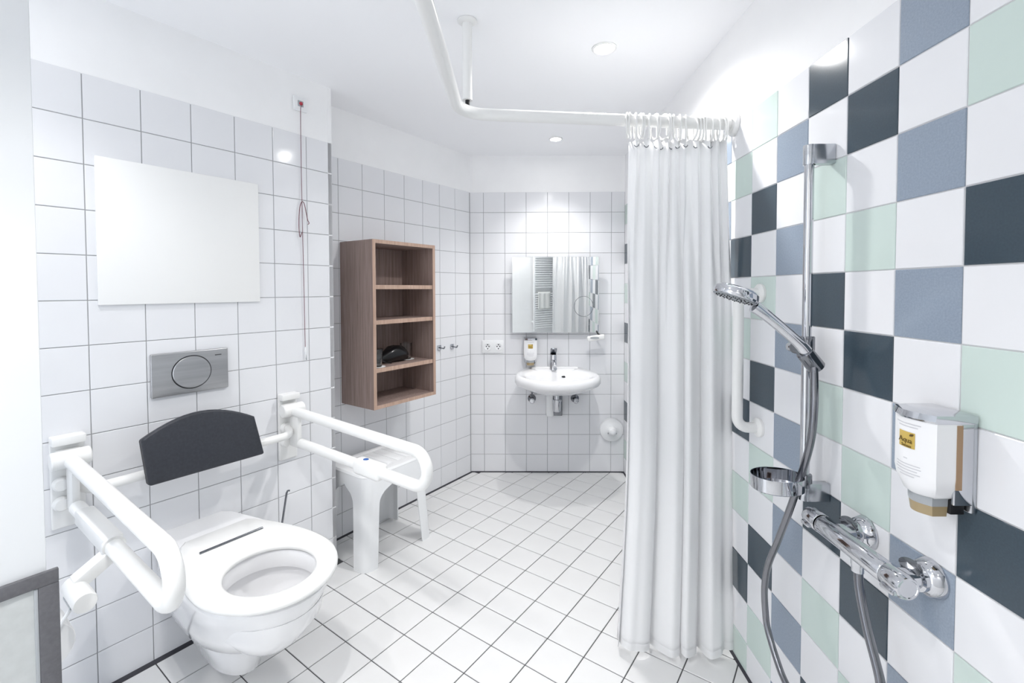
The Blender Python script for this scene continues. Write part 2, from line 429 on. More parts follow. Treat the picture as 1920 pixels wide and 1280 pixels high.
t = thing('emergency_pull_cord', 'emergency call box with a thin dark red pull cord on the toilet wall', 'pull cord', FA.p(.7195, 0, 2.117), FA.rz)
MB().box(.0005, .011, -.031, .031, -.031, .031, .003, 2).obj('cover_plate', 'plastic', t)
b = MB(); b.box(.011, .0135, -.0125, .0125, -.0125, .0125, .001); b.obj('inner_frame', 'grey', t)
MB().lathe([(.0075, 0), (.0075, .004), (.004, .009), (0, .0095)], (.0134, 0, 0), (1, 0, 0), 20).obj('cord_bush', 'red', t)
P = [(.020, 0, .0), (.016, 0, -.012), (.010, 0, -.05), (.009, .0, -.3), (.009, .001, -.45), (.009, .004, -.8), (.009, .006, -1.075)]
cd_ = MB().tube(spline(P, 6), .0013, 6).obj('cord', 'cord', t)
P = [(.011, -.003, -.56), (.011, -.012, -.58), (.011, -.016, -.53), (.011, -.012, -.46), (.012, -.002, -.427), (.012, .009, -.432), (.012, .018, -.47), (.012, .024, -.50), (.012, .031, -.515), (.012, .026, -.522)]
MB().tube(spline(P, 8), .0016, 6).obj('cord_loop', 'cord', cd_)
MB().lathe([(.001, .02), (.004, .014), (.0055, .0), (.003, -.012), (.001, -.03)], (.0095, .007, -1.085), (0, 0, 1), 14).obj('toggle', 'plastic', cd_)
MB().tube([(.0095, .008, -1.10), (.0095, .011, -1.125)], .0022, 8).obj('cord_end', 'grey', cd_)

# fold-up support rails
def support_rail(al, label, side):
    t = thing('support_rail', label, 'grab rail', FA.p(al, 0, 0), FA.rz, 'fold-up rails beside the toilet')
    b = MB(); b.box(.0005, .014, -.040, .040, .575, .862, .005, 3); b.box(.010, .045, -.040, .040, .835, .862, .006, 2); b.obj('wall_plate', 'white', t)
    b = MB(); b.lathe([(.024, -.046), (.027, -.043), (.027, .043), (.024, .046)], (.050, 0, .795), (0, 1, 0), 24); b.box(.012, .05, -.03, .03, .77, .82, .006); b.obj('hinge', 'white', t)
    R = .0195
    P = [(.055, 0, .790), (.86, 0, .772), (.86, 0, .655), (.115, 0, .662)]
    MB().tube(fillet(P, [.0, .0595, .0575, 0], 10), R, 20).obj('rail_tube', 'white', t)
    b = MB(); b.box(.040, .105, -.010, .010, .640, .80, .006, 2); b.obj('link_plate', 'white', t)
    for z in (.715, .655):
        MB().lathe([(.018, 0), (.021, .003), (.021, .018), (.017, .024), (0, .025)], (.014, -.018, z), (1, 0, 0), 20).obj('cover_cap', 'white', t)
    return t
sr = support_rail(.640, 'white fold-up support rail with a small blue button, nearer the shelf cabinet', 1)
fs_ = MB().box(.495, .64, -.026, .026, .630, .686, .014, 3).obj('flush_sleeve', 'white', sr)
b = MB(); b.lathe([(.010, 0), (.010, .003), (.008, .0045), (0, .0048)], (.545, 0, .685), (0, 0, 1), 20, sy=.7); b.obj('blue_button', 'blue', fs_)
sl = support_rail(-.060, 'white fold-up support rail carrying the toilet roll holder, nearer the door', -1)
MB().box(.19, .46, -.022, .022, .640, .684, .007, 2).obj('brace_sleeve', 'white', sl)
MB().lathe([(.0235, 0), (.0245, .002), (.0245, .012), (.0235, .014)], (.452, 0, .661), (1, 0, 0), 20).obj('sleeve_ring', 'white', sl)
b = MB(); b.box(-.022, .022, -.040, .040, -.016, .016, .006, 2, rot=Matrix.Rotation(math.radians(32), 3, 'X'), at=(.452, -.038, .618)); b.obj('holder_arm', 'white', sl)
b = MB(); b.lathe([(.021, 0), (.023, .004), (.023, .110), (.021, .115), (0, .116)], (.428, -.072, .585), (1, 0, 0), 24); b.obj('holder_drum', 'white', sl)
MB().box(.455, .52, -.0945, -.088, .572, .578).obj('drum_slot', 'grey', sl)
t = thing('toilet_roll', 'toilet paper roll hanging under the holder drum beside the door', 'toilet roll', FA.p(-.196, .44, .490), FA.rz)
MB().lathe([(.020, -.05), (.054, -.05), (.056, -.047), (.056, .047), (.054, .05), (.020, .05)], (0, 0, 0), (1, 0, 0), 36).obj('paper', 'paper', t)
MB().lathe([(.0195, -.0505), (.0195, .0505)], (0, 0, 0), (1, 0, 0), 20).obj('core', 'grey', t)
MB().tube(fillet([(.0, .0, .0), (.056, .0, .0), (.056, .045, .07), (.03, .064, .09)], .01, 4), .004, 8).obj('hanger', 'plastic', t)

# padded backrest between the rails
t = thing('toilet_back_support', 'charcoal padded backrest on a white tube between the two support rails', 'back support', FA.p(.285, 0, .70), FA.rz)
pf = []
for k in range(15):
    s = k/14; y = -.193 + s*.352
    pf.append((y, .098 + .066*math.sin(pi*min(1, max(0, .04 + s*.93)))**.9))
poly = [(-.180, -.043), (.185, -.043)] + pf[::-1]
T = Matrix.Rotation(math.radians(-7), 3, 'Y')
fn = lambda p, q, d: (T @ Vector((d, p, q)))[:]
MB().prism(poly, .122, .150, fn, .008, 3).obj('pad', 'pad', t)
poly2 = [(y*.985, z*.97) for y, z in poly]
MB().prism(poly2, .106, .123, fn, .005, 2).obj('pad_back', 'black', t)
P = [(.018, -.325, .0), (.098, -.312, .0), (.098, .317, .004), (.018, .350, .022)]
MB().tube(fillet(P, .045, 8), .0155, 18).obj('tube', 'white', t)

# toilet
def dshape(front, hw, back=0.0, wb=.58, pk=.64):
    L = front - back; up = []
    for k in range(41):
        s = k/40
        g = wb + (1 - wb)*math.sin(pi/2*s/pk) if s < pk else math.sqrt(max(0, 1 - ((s - pk)/(1 - pk))**2))
        up.append((back + s*L, hw*g))
    # finer samples at the nose
    for k in range(1, 24):
        a = pi/2*k/24; up.append((back + L*(pk + (1 - pk)*math.sin(a)), hw*math.cos(a)))
    up.sort()
    return up + [(x, -y) for x, y in up[::-1] if y > 1e-6] + [(back, y) for y in [-.5*hw*wb, 0, .5*hw*wb]]
def ell(cx, rx, ry, N=96): return [(cx + rx*math.cos(2*pi*k/N), ry*math.sin(2*pi*k/N)) for k in range(N)]
NT = 72; CT = (.50, 0)
ring = lambda ol, z, c=CT: [(x, y, z) for x, y in radial(ol, c, NT)]
t = thing('toilet', 'white wall-hung toilet with its open ring seat down', 'toilet', FA.p(.282, .001, 0), FA.rz)
secs = []
def low(front, hw, z, wb=.9, back=0.0, pk=.6):
    ol = dshape(front, hw, back, wb, pk); c = (back + (front - back)*.55, 0)
    return [(x, y, z) for x, y in radial(ol, c, NT)]
outerb = [low(.415, .058, .080, .8, .13), low(.43, .068, .088, .85, .10), low(.445, .076, .150, .9, .05), low(.455, .082, .200, .95), low(.47, .090, .208, .95), low(.535, .122, .222), low(.60, .148, .258, .85), low(.675, .172, .322, .72), low(.725, .186, .395, .62)]
for f, h, z in ((.740, .189, .425), (.744, .190, .440), (.738, .185, .447)): outerb.append([(x, y, z) for x, y in radial(dshape(f, h, 0, .58), (f*.55, 0), NT)])
outerb.append([(x, y, .447) for x, y in radial(ell(.560, .148, .130), (.560, 0), NT)])
for rx, ry, z in ((.143, .125, .440), (.142, .124, .402), (.146, .128, .390), (.166, .148, .386), (.158, .140, .335), (.115, .098, .275), (.070, .058, .235), (.03, .028, .225)):
    outerb.append([(x, y, z) for x, y in radial(ell(.560 - (.447 - z)*.1, rx, ry), (.560 - (.447 - z)*.1, 0), NT)])
MB().loft(outerb).obj('bowl', 'ceramic', t, angle=50)
def seat_outline(e=0.0):
    pts = dshape(.757 - e, .197 - e, .190 + e, .56, .60)
    return pts
so = []
cS = (.50, 0)
for e, z in ((.006, .452), (.001, .456), (0, .463), (.003, .471), (.011, .4755)): so.append([(x, y, z) for x, y in radial(seat_outline(e), cS, NT)])
for g, z in ((.020, .4755), (.010, .472), (.003, .466), (0, .459), (.004, .452)): so.append([(x, y, z) for x, y in radial(ell(.560, .134 + g, .122 + g), cS, NT)])
st_ = MB().loft(so, loop=True).obj('seat', 'seat', t, angle=60)
MB().tube([(.318, -.100, .478), (.318, .095, .478)], .0042, 12).obj('hinge_rod', 'chrome_dark', st_)
for s in (-1, 1):
    MB().lathe([(.011, 0), (.011, .006), (.008, .009), (0, .0095)], (.22, s*.146, .29), (0, s, .25), 16).obj('fixing_cap', 'plastic', t)

# toilet brush
t = thing('toilet_brush', 'thin steel toilet brush handle rising behind the toilet seat', 'toilet brush', FA.p(.515, .075, 0), FA.rz)
MB().lathe([(.038, 0), (.042, .004), (.046, .22), (.043, .225), (.040, .22), (.036, .02), (0, .02)], (0, 0, 0), (0, 0, 1), 28).obj('holder', 'plastic', t)
MB().tube([(.0, .008, .07), (.0, .052, .30), (-.005, .083, .458)], .0042, 10).obj('handle', 'chrome_dark', t)
MB().tube(spline([(-.005, .083, .455), (-.005, .087, .463), (-.003, .095, .462)], 4), .0036, 8).obj('hook', 'chrome_dark', t)
MB().lathe([(.006, 0), (.028, .01), (.030, .06), (.006, .075)], (0, .002, .02), (0, .18, 1), 18).obj('bristle_head', 'board', t)

# ------------------------------------------------------------------ stool in the recess
t = thing('plastic_stool', 'white plastic bath stool standing under the wooden cabinet', 'stool', FA.p(1.104, .018, 0), FA.rz)
def rrect(hx, hy, r, z, n=6):
    out = []
    for sx, sy, a0 in ((1, 1, 0), (-1, 1, pi/2), (-1, -1, pi), (1, -1, 3*pi/2)):
        for k in range(n + 1):
            a = a0 + pi/2*k/n; out.append((sx*(hx - r) + r*math.cos(a), sy*(hy - r) + r*math.sin(a), z))
    return out
b = MB(); b.loft([rrect(.153, .193, .05, .418), rrect(.155, .195, .05, .428), rrect(.149, .189, .05, .437), rrect(.12, .16, .04, .440), rrect(.11, .15, .03, .436), rrect(.11, .15, .03, .426), rrect(.14, .18, .05, .424), rrect(.148, .188, .048, .418)], loop=True, cap0=False, cap1=False)
b.loft([rrect(.115, .155, .03, .4362), rrect(.115, .155, .03, .428)])
ss_ = b.obj('seat', 'plastic', t)
b = MB()
for k in range(5): b.box(-.10, .10, -.135 + k*.06, -.105 + k*.06, .4362, .4385, .001)
b.obj('seat_ribs', 'plastic', ss_)
# legs: curved corner shells whose arches run into the skirt
def leg_shell(sx, sy):
    NU, NV = 21, 26; out = []; inn = []
    for v in range(NV):
        s = v/(NV - 1); z = .428*(1 - s)
        hx, hy = .154 + .024*s, .194 + .026*s; r = .05
        wmin = .088 - .010*s
        fl = min(1, max(0, 1 - (s - .15)/.17))
        wx = wmin + (hx - wmin)*(1 - math.sqrt(max(0, 1 - fl*fl)))
        wy = wmin + (hy - wmin)*(1 - math.sqrt(max(0, 1 - fl*fl)))
        row, row2 = [], []
        for u in range(NU):
            q = u/(NU - 1)
            if q < .35: p = (hx - wx*(1 - q/.35) - (r*.0)*(q/.35), hy); p = (min(p[0], hx - r) if q/.35 > .999 else hx - wx + (wx - r)*(q/.35), hy)
            elif q > .65: k = (q - .65)/.35; p = (hx, hy - r - (wy - r)*k)
            else: a = pi/2*(1 - (q - .35)/.30); p = (hx - r + r*math.cos(a), hy - r + r*math.sin(a))
            if q < .35: p = (hx - wx + (wx - r)*(q/.35), hy)
            row.append((sx*p[0], sy*p[1], z))
            cx, cy = hx - r, hy - r
            row2.append((sx*(p[0] - .006*(1 if q > .36 else 0)), sy*(p[1] - .006*(1 if q < .64 else 0)), z))
        out.append(row + row2[::-1])
    return MB().loft(out)
for sx in (-1, 1):
    for sy in (-1, 1): leg_shell(sx, sy).obj('leg', 'plastic', t, angle=60)

# ------------------------------------------------------------------ cabinet on the recess wall
CB0, CB1, CBZ0, CBZ1, CD = .005, .436, .710, 1.552, .262
t = thing('shelf_cabinet', 'brown wood open wall cabinet with three shelves', 'cabinet', FB.p(CB0, .001, CBZ0), FB.rz)
W, Hh, th = CB1 - CB0, CBZ1 - CBZ0, .018
def board(name, x0, x1, y0, y1, z0, z1, edge=True):
    b = MB(); b.box(x0, x1 - .0015, y0, y1, z0, z1, mi=0); b.box(x1 - .0015, x1, y0, y1, z0, z1, mi=1)
    return b.obj(name, ['wood', 'wood_edge'], t, smooth=False)
board('side_panel', 0, CD, 0, th, 0, Hh); board('side_panel', 0, CD, W - th, W, 0, Hh)
board('top_panel', 0, CD, th, W - th, Hh - th, Hh); board('bottom_panel', 0, CD, th, W - th, 0, th)
MB().box(0, .008, th, W - th, th, Hh - th).obj('back_panel', 'wood', t, smooth=False)
SH = [(1.328, .021), (1.152, .021), (.912, .021)]
for zt, hh in SH: board('shelf', .008, CD - .006, th, W - th, zt - hh - CBZ0, zt - CBZ0)
b = MB(); b.lathe([(.004, 0), (.004, .006)], (.19, th, 1.40 - CBZ0), (0, 1, 0), 10); b.obj('shelf_pin', 'chrome', t)
b = MB(); b.lathe([(.0035, 0), (.0035, .008)], (CD - .03, W - th, 1.128 - CBZ0), (0, -1, 0), 10); b.obj('shelf_pin', 'chrome', t)

# black pouch and tumblers on the third shelf
t = thing('hair_dryer_pouch', 'black glossy drawstring pouch lying on the cabinet shelf between the glasses', 'pouch', FB.p(.2, .150, .9125), FB.rz)
rings = []
prof = [(-.135, .006, .008, .012), (-.125, .016, .018, .022), (-.105, .022, .020, .024), (-.09, .012, .012, .016), (-.075, .018, .018, .020), (-.05, .030, .028, .028), (-.02, .040, .038, .036), (.01, .048, .045, .044), (.045, .050, .046, .046), (.08, .046, .042, .041), (.098, .040, .036, .036), (.104, .030, .028, .035), (.098, .026, .022, .034), (.07, .015, .012, .034)]
for j, (y, rx, rz, cz) in enumerate(prof):
    rg = []
    for k in range(28):
        a = 2*pi*k/28; wob = 1 + .07*math.sin(3*a + j*.9) + .05*math.sin(5*a - j*1.3)
        rg.append((rx*wob*math.cos(a), y, max(0.001, cz + rz*wob*math.sin(a))))
    rings.append(rg)
MB().loft(rings).obj('bag', 'blackgloss', t, angle=70)
MB().tube(spline([(.02, -.088, .018), (.005, -.090, .030), (-.012, -.088, .02), (.0, -.09, .007), (.02, -.088, .018)], 6), .003, 8).obj('drawstring', 'chrome_dark', t)
MB().tube(spline([(.02, -.09, .02), (.045, -.085, .022), (.05, -.06, .010), (.05, -.03, .005)], 6), .003, 8).obj('cord_tail', 'blackgloss', t)
def tumbler(al, out, z, label):
    t = thing('tumbler', label, 'glass', FB.p(al, out, z), FB.rz, 'glasses in the cabinet')
    MB().lathe([(.026, 0), (.028, .002), (.033, .088), (.0325, .090), (.0318, .088), (.0268, .008), (0, .007)], seg=28).obj('glass_wall', 'glass', t)
    MB().lathe([(.044, 0), (.046, .0012), (0, .0014)], (0, 0, -.0014), seg=28).obj('paper_coaster', 'paper', t)
tumbler(.335, .13, .9136, 'clear drinking glass on a paper coaster, right of the black pouch')
tumbler(.066, .207, .9136, 'clear drinking glass at the left front of the cabinet shelf')

# towel hooks
for al, z, lab in ((.859, .921, 'chrome towel hook nearer the back corner'), (.735, .926, 'chrome towel hook close to the cabinet side')):
    t = thing('towel_hook', lab, 'hook', FB.p(al, 0, z), FB.rz, 'towel hooks right of the cabinet')
    MB().box(.0005, .008, -.016, .016, -.016, .016, .002).obj('rosette', 'chrome', t)
    MB().tube(fillet([(.006, 0, 0), (.045, 0, -.004), (.052, 0, .010)], .006, 4), .0042, 10).obj('peg', 'chrome_dark', t)

# ------------------------------------------------------------------ back wall: mirror, basin and fittings (along = world x)
MZ0, MZ1, MX0, MX1 = 1.003, 1.528, -.006, .592
t = thing('tilting_mirror', 'frameless rectangular tilting mirror above the washbasin', 'mirror', FC.p(0, 0, 0), FC.rz)
Tm = Matrix.Rotation(math.radians(1.2), 3, 'Y')
g = MB(); g.box(0, .006, MX0, MX1, 0, MZ1 - MZ0, .001, 1, rot=Tm, at=(.055, 0, MZ0)); mg_ = g.obj('glass', 'mirror', t, smooth=False)
b = MB(); b.box(-.004, -.0005, MX0 + .002, MX1 - .002, .002, MZ1 - MZ0 - .002, rot=Tm, at=(.055, 0, MZ0)); b.obj('backing', 'grey', t, smooth=False)
for x in (MX0 - .004, MX1 - .008):
    MB().box(.0005, .054, x, x + .012, 1.13, 1.36, .003).obj('bracket', 'plastic', t)
ringp = [(.0625 + .0045*1, .488 + .066*math.cos(2*pi*k/40), 1.185 + .070*math.sin(2*pi*k/40)) for k in range(40)]
ringp = [(.055 + .0078 + (p[2] - MZ0)*math.tan(math.radians(1.2)), p[1], p[2]) for p in ringp]
MB().tube(ringp, .0013, 6, loop=True).obj('magnifier_ring', 'chrome_dark', mg_)
b = MB(); b.tube(fillet([(.05, .575, 1.02), (.075, .585, .997), (.10, .60, .985)], .01, 4), .006, 8); b.obj('lever_arm', 'black', t)
Tl = Matrix.Rotation(math.radians(-7), 3, 'X')
Tl = Matrix.Rotation(math.radians(8), 3, 'X')
b = MB(); b.box(-.012, .012, -.060, .060, -.018, .018, .010, 3, rot=Tl, at=(.125, .563, .973)); th_ = b.obj('tilt_handle', 'white', t)
MB().lathe([(.011, 0), (.012, .0008), (0, .001)], (.1368, .552, .9735), (1, 0, 0), 24, ref=(0, 1, 0), sx=2.6, sy=.75).obj('handle_recess', 'grey', th_)

t = thing('wall_socket', 'white double wall socket left of the washbasin', 'socket', FC.p(-.145, 0, .899), FC.rz)
MB().box(.0005, .009, -.076, .076, -.045, .045, .003, 2).obj('cover_plate', 'plastic', t)
for s in (-1, 1):
    ol_ = MB().lathe([(.026, .0), (.026, .0025), (.024, .003), (.021, .0008), (0, .0006)], (.0088, s*.038 + .002, 0), (1, 0, 0), 28).obj('outlet', 'plastic', t)
    for dy, dz in ((-.0095, .002), (.0095, .002), (0, -.014), (0, .014)):
        MB().lathe([(.0042, 0), (.0042, .0012), (0, .0014)], (.0094, s*.038 + .002 + dy, dz), (1, 0, 0), 10).obj('outlet_contact', 'black', ol_)

t = thing('washbasin', 'white ceramic oval washbasin mounted below the mirror', 'washbasin', FC.p(.290, .001, 0), FC.rz)
def basin_outline(f, hw, wb=.70, pk=.5): return dshape(f, hw, 0, wb, pk)
NB = 80
def bring(f, hw, z, wb=.70, pk=.52, dz=0.0):
    r = radial(dshape(f, hw, 0, wb, pk), (f*.5, 0), NB)
    return [(x, y, z - dz*(x/.47)) for x, y in r]
S = [bring(.20, .09, .600, .9), bring(.27, .13, .608, .9), bring(.36, .19, .632, .85), bring(.43, .245, .664, .75), bring(.465, .272, .686, .68, dz=.006), bring(.476, .281, .706, .66, dz=.012), bring(.474, .280, .730, .66, dz=.014), bring(.466, .273, .745, .66, dz=.014), bring(.452, .262, .752, .66, dz=.014)]
def ering(cx, rx, ry, z, dz=0.0): return [(x, y, z - dz*(x/.47)) for x, y in radial(ell(cx, rx, ry, 120), (cx, 0), NB)]
S += [ering(.280, .148, .218, .748, .014), ering(.280, .140, .208, .738, .012), ering(.275, .125, .185, .690), ering(.268, .095, .14, .645), ering(.262, .05, .07, .622), ering(.26, .02, .02, .618)]
MB().loft(S).obj('bowl', 'ceramic', t, angle=55)
MB().box(.0, .05, -.165, .165, .735, .760, .010, 3).obj('back_ledge', 'ceramic', t)
MB().lathe([(.007, 0), (.008, .0015), (0, .002)], (.150, .052, .712), (1, 0, .35), 20, ref=(0, 1, 0), sx=2.0, sy=.8).obj('overflow', 'black', t)
MB().lathe([(.020, 0), (.020, .003), (0, .004)], (.26, 0, .6185), (0, 0, 1), 20).obj('waste_plug', 'chrome', t)

t = thing('basin_tap', 'chrome single-lever tap standing on the washbasin', 'tap', FC.p(.278, .075, .751), FC.rz)
MB().lathe([(.026, -.006), (.026, .006), (.023, .012), (.0225, .095), (.020, .102), (0, .103)], (0, 0, 0), (0, 0, 1), 28).obj('body', 'chrome', t)
MB().tube(spline([(.008, 0, .045), (.045, 0, .058), (.085, 0, .050), (.102, 0, .036)], 5), [.016]*11 + [.015]*5, 16).obj('spout', 'chrome', t)
b = MB(); b.box(-.026, .055, -.022, .022, .0, .013, .005, 2, rot=Matrix.Rotation(math.radians(-38), 3, 'Y'), at=(.0, 0, .108)); b.obj('lever', 'chrome_dark', t)

for x, lab in ((.131, 'chrome angle valve under the left half of the washbasin'), (.436, 'chrome angle valve under the right half of the washbasin')):
    t = thing('angle_valve', lab, 'valve', FC.p(x, 0, .530), FC.rz, 'angle valves under the washbasin')
    MB().lathe([(.029, .0005), (.029, .003), (.016, .010), (.013, .012), (.013, .05), (0, .05)], (0, 0, 0), (1, 0, 0), 24).obj('rosette', 'chrome_dark', t)
    MB().lathe([(.017, .0), (.019, .004), (.019, .020), (.015, .024), (0, .025)], (.046, 0, -.004), (1, 0, 0), 12).obj('knob', 'chrome', t)
    MB().tube([(.03, 0, .010), (.045, .0, .06), (.07, .0, .10)], .006, 10).obj('riser_pipe', 'chrome_dark', t)
t = thing('basin_trap', 'chrome bottle trap with a white block for its reflection below the washbasin', 'trap', FC.p(.285, 0, 0), FC.rz)
MB().lathe([(.020, .585), (.020, .548), (.031, .546), (.031, .535), (.027, .525), (.027, .47), (.022, .462), (0, .462)], (.10, .015, 0), (0, 0, 1), 24).obj('trap_cup', 'chrome', t)
MB().tube(fillet([(.10, .018, .515), (.05, .025, .515), (.0, .03, .515)], .01, 3), .016, 16).obj('outlet_pipe', 'chrome', t)
b = MB(); b.box(.0005, .085, -.056, -.006, .418, .575, .012, 3); b.obj('white_reflection', 'plastic', t)  # white piece stands in for the bright reflection on the chrome housing
b = MB(); b.box(.0005, .055, -.006, .058, .418, .565, .006, 2); b.obj('chrome_cover', 'chrome_dark', t)

t = thing('round_holder', 'round white wall-mounted holder with central knob low beside the corner', 'holder', FC.p(.694, 0, .308), FC.rz)
MB().lathe([(.080, .0005), (.084, .006), (.080, .020), (.060, .030), (.036, .034), (.034, .036)], (0, 0, 0), (1, 0, 0), 40).obj('disc', 'plastic', t)
MB().lathe([(.030, .034), (.030, .05), (.026, .058), (.018, .062), (.018, .075), (.012, .079), (0, .08)], (0, 0, 0), (1, 0, 0), 28).obj('knob', 'plastic', t)
for s in (-1, 1): MB().box(.036, .043, s*.028 - .004, s*.028 + .004, -.022, -.012, .001).obj('clip', 'grey', t)

# soap dispensers
def dispenser(loc, rz, label, sc, text=True):
    t = thing('soap_dispenser', label, 'soap dispenser', loc, rz, 'wall soap dispensers')
    # local: x out, y along, z up; origin at the bottom centre on the wall
    def ringd(hw, x0, x1, z, bulge=.012, n=14):
        pts = [(x0, -hw), (x0, hw)]
        for k in range(n + 1):
            s = k/n; y = hw - 2*hw*s; pts.append((x1 + bulge*math.sin(pi*s), y))
        return [(p[0]*sc, p[1]*sc, z*sc) for p in pts]
    b = MB(); b.box(.0005*sc, .010*sc, -.040*sc, .040*sc, .015*sc, .175*sc, .004*sc); b.obj('back_plate', 'grey_metal' if 'grey_metal' in M else 'chrome', t)
    for s in (-1, 1): MB().box(.008*sc, .040*sc, (s*.037 - .003)*sc, (s*.037 + .003)*sc, .03*sc, .172*sc, .002*sc).obj('side_bracket', 'chrome', t)
    MB().loft([ringd(.043, .008, .074, .170, .016), ringd(.044, .006, .077, .174, .017), ringd(.043, .006, .074, .184, .016), ringd(.036, .012, .06, .187, .014)]).obj('top_cap', 'chrome', t)
    bt = MB().loft([ringd(.026, .034, .060, .036, .014), ringd(.033, .032, .066, .041, .015), ringd(.041, .031, .071, .060, .016), ringd(.0425, .031, .073, .075, .016), ringd(.0425, .031, .073, .170, .016)]).obj('bottle', 'bottle', t)
    MB().box(.030*sc, .040*sc, -.0432*sc, -.0418*sc, .058*sc, .168*sc).obj('bottle_edge', 'tan', t)
    MB().box(.030*sc, .040*sc, .0418*sc, .0432*sc, .058*sc, .168*sc).obj('bottle_edge', 'tan', t)
    MB().loft([ringd(.023, .036, .060, .004, .012), ringd(.0245, .036, .062, .022, .012)]).obj('pump_window', 'amber', t)
    MB().loft([ringd(.0248, .035, .0625, .022, .012), ringd(.0255, .035, .0628, .038, .012)]).obj('pump_collar', 'grey', t)
    MB().box(.012*sc, .036*sc, .022*sc, .030*sc, .010*sc, .036*sc, .002*sc).obj('pump_lever', 'black', t)
    # printed label follows the curved front
    def patch(y0, y1, z0, z1, off, n=8):
        f = lambda y: .073 + .016*math.sin(pi*(.0425 - y)/(2*.0425)) + off
        v = []
        for k in range(n + 1):
            y = y0 + (y1 - y0)*k/n; v += [(f(y)*sc, y*sc, z0*sc), (f(y)*sc, y*sc, z1*sc)]
        return MB().add(v, [(2*k, 2*k + 2, 2*k + 3, 2*k + 1) for k in range(n)])
    patch(-.016, .016, .118, .146, .0006).obj('gold_label', 'gold', bt)
    b = MB()
    for z, h0, h1 in ((.160, -.026, .024), (.155, -.018, .020), (.098, -.004, .004), (.088, -.024, .024), (.083, -.022, .025), (.078, -.025, .020), (.073, -.020, .024), (.068, -.012, .016)):
        q = patch(h0, h1, z, z + .0014, .0006, 6); b.add(q.v, q.f)
    fp = b.obj('fine_print', 'print', bt); fp['kind'] = 'stuff'
    if text:
        xx = (.073 + .016 + .0010)*sc
        text_mesh('Aqua', .013*sc, 'label_word', 'ink', bt, (xx, -.0, .131*sc), (pi/2, 0, pi/2))
        text_mesh('Senses', .0075*sc, 'label_word', 'ink', bt, (xx, .002*sc, .1215*sc), (pi/2, 0, pi/2))
        b = MB(); b.lathe([(.0016, 0), (.0018, .0004), (0, .0006)], (xx - .0012, .0096*sc, .1415*sc), (1, .1, 0), 10, sx=1.6); b.lathe([(.0016, 0), (.0018, .0004), (0, .0006)], (xx - .0016, .0122*sc, .1420*sc), (1, .1, 0), 10, sx=1.6); b.obj('leaf_mark', 'ink', bt)
    return t
M['bottle'] = mat('white_soap_bottle', (0.84, 0.84, 0.85), 0.3); M['tan'] = mat('tan_edge', (0.34, 0.22, 0.13), 0.5)
M['grey_metal'] = mat('satin_chrome', (0.55, 0.57, 0.60), 0.22, metal=1.0)
dispenser(FC.p(.119, 0, .772), FC.rz, 'small white soap dispenser on the tiles beside the washbasin tap', 1.05, True)
dispenser(FR.p(-.822, 0, .905), FR.rz, 'white soap dispenser with gold label on the checkered shower wall', 1.0)

# ------------------------------------------------------------------ shower fittings on the right wall (along = -y)
RY, RO = -1.157, .055
t = thing('shower_rail', 'vertical chrome shower rail with soap dish on the checkered wall', 'shower rail', FR.p(RY, 0, 0), FR.rz)
MB().tube([(RO, 0, .775), (RO, 0, 1.652)], .0108, 20).obj('bar', 'chrome', t)
for z0, z1 in ((1.608, 1.656), (.775, .820)):
    b = MB(); b.box(.0005, RO, -.006, .016, z0, z1, .002); b.lathe([(.0135, z0), (.014, z0 + .002), (.014, z1 - .002), (.0135, z1)], (RO, 0, 0), (0, 0, 1), 20); b.obj('wall_bracket', 'grey_metal', t)
b = MB(); b.lathe([(.014, -.046), (.016, -.044), (.016, .0), (.014, .002)], (RO, 0, 1.152), (.0, 1, 0), 20)
b.lathe([(.0165, -.026), (.018, -.024), (.018, .024), (.0165, .026)], (RO, 0, 1.160), (0, 0, 1), 20); b.obj('slider', 'chrome_dark', t)
MB().lathe([(.012, 0), (.013, .002), (.013, .020), (.011, .023), (0, .024)], (RO, -.044, 1.152), (.1, -1, 0), 16).obj('slider_knob', 'chrome', t)
# soap dish
def dring(rx, ry, z): return [(.128 + rx*math.cos(2*pi*k/40), .010 + ry*math.sin(2*pi*k/40), z) for k in range(40)]
MB().loft([dring(.058, .046, .806), dring(.062, .050, .809), dring(.063, .051, .842), dring(.0605, .0485, .842), dring(.0595, .0475, .813), dring(.01, .01, .811)]).obj('soap_dish', 'chrome', t)
MB().lathe([(.0155, .808), (.0165, .810), (.0165, .838), (.0155, .84)], (RO, 0, 0), (0, 0, 1), 20).obj('dish_clamp', 'chrome_dark', t)

t = thing('hand_shower', 'round chrome hand shower held in the rail slider', 'hand shower', FR.p(RY, 0, 0), FR.rz)
P = [(.062, .035, 1.128), (.090, .038, 1.165), (.135, .040, 1.205), (.178, .042, 1.240), (.208, .042, 1.262)]
sp = spline(P, 6); rr = [.0165 - .0035*min(1, k/8) + .002*max(0, (k - 16)/8) for k in range(len(sp))]
MB().tube(sp, rr, 18).obj('handle', 'chrome', t)
MB().lathe([(.0185, 0), (.0205, .003), (.0195, .05), (.0175, .052)], (.050, .033, 1.112), (.042, .004, .05), 20).obj('holder_cone', 'chrome_dark', t)
ax = Vector((.34, -.02, -.94)).normalized(); hc = Vector((.252, .042, 1.290))
hd0 = MB().lathe([(.018, -.020), (.040, -.017), (.050, -.010), (.052, -.002), (.052, .006), (.0505, .008)], hc, ax, 48)
hd_ = hd0.obj('head', 'chrome', t)
MB().lathe([(.0505, .006), (.0495, .0095), (.046, .0105), (0, .0105)], hc, ax, 48).obj('spray_face', 'spray', hd_)
b = MB(); u = ax.orthogonal().normalized(); v = ax.cross(u)
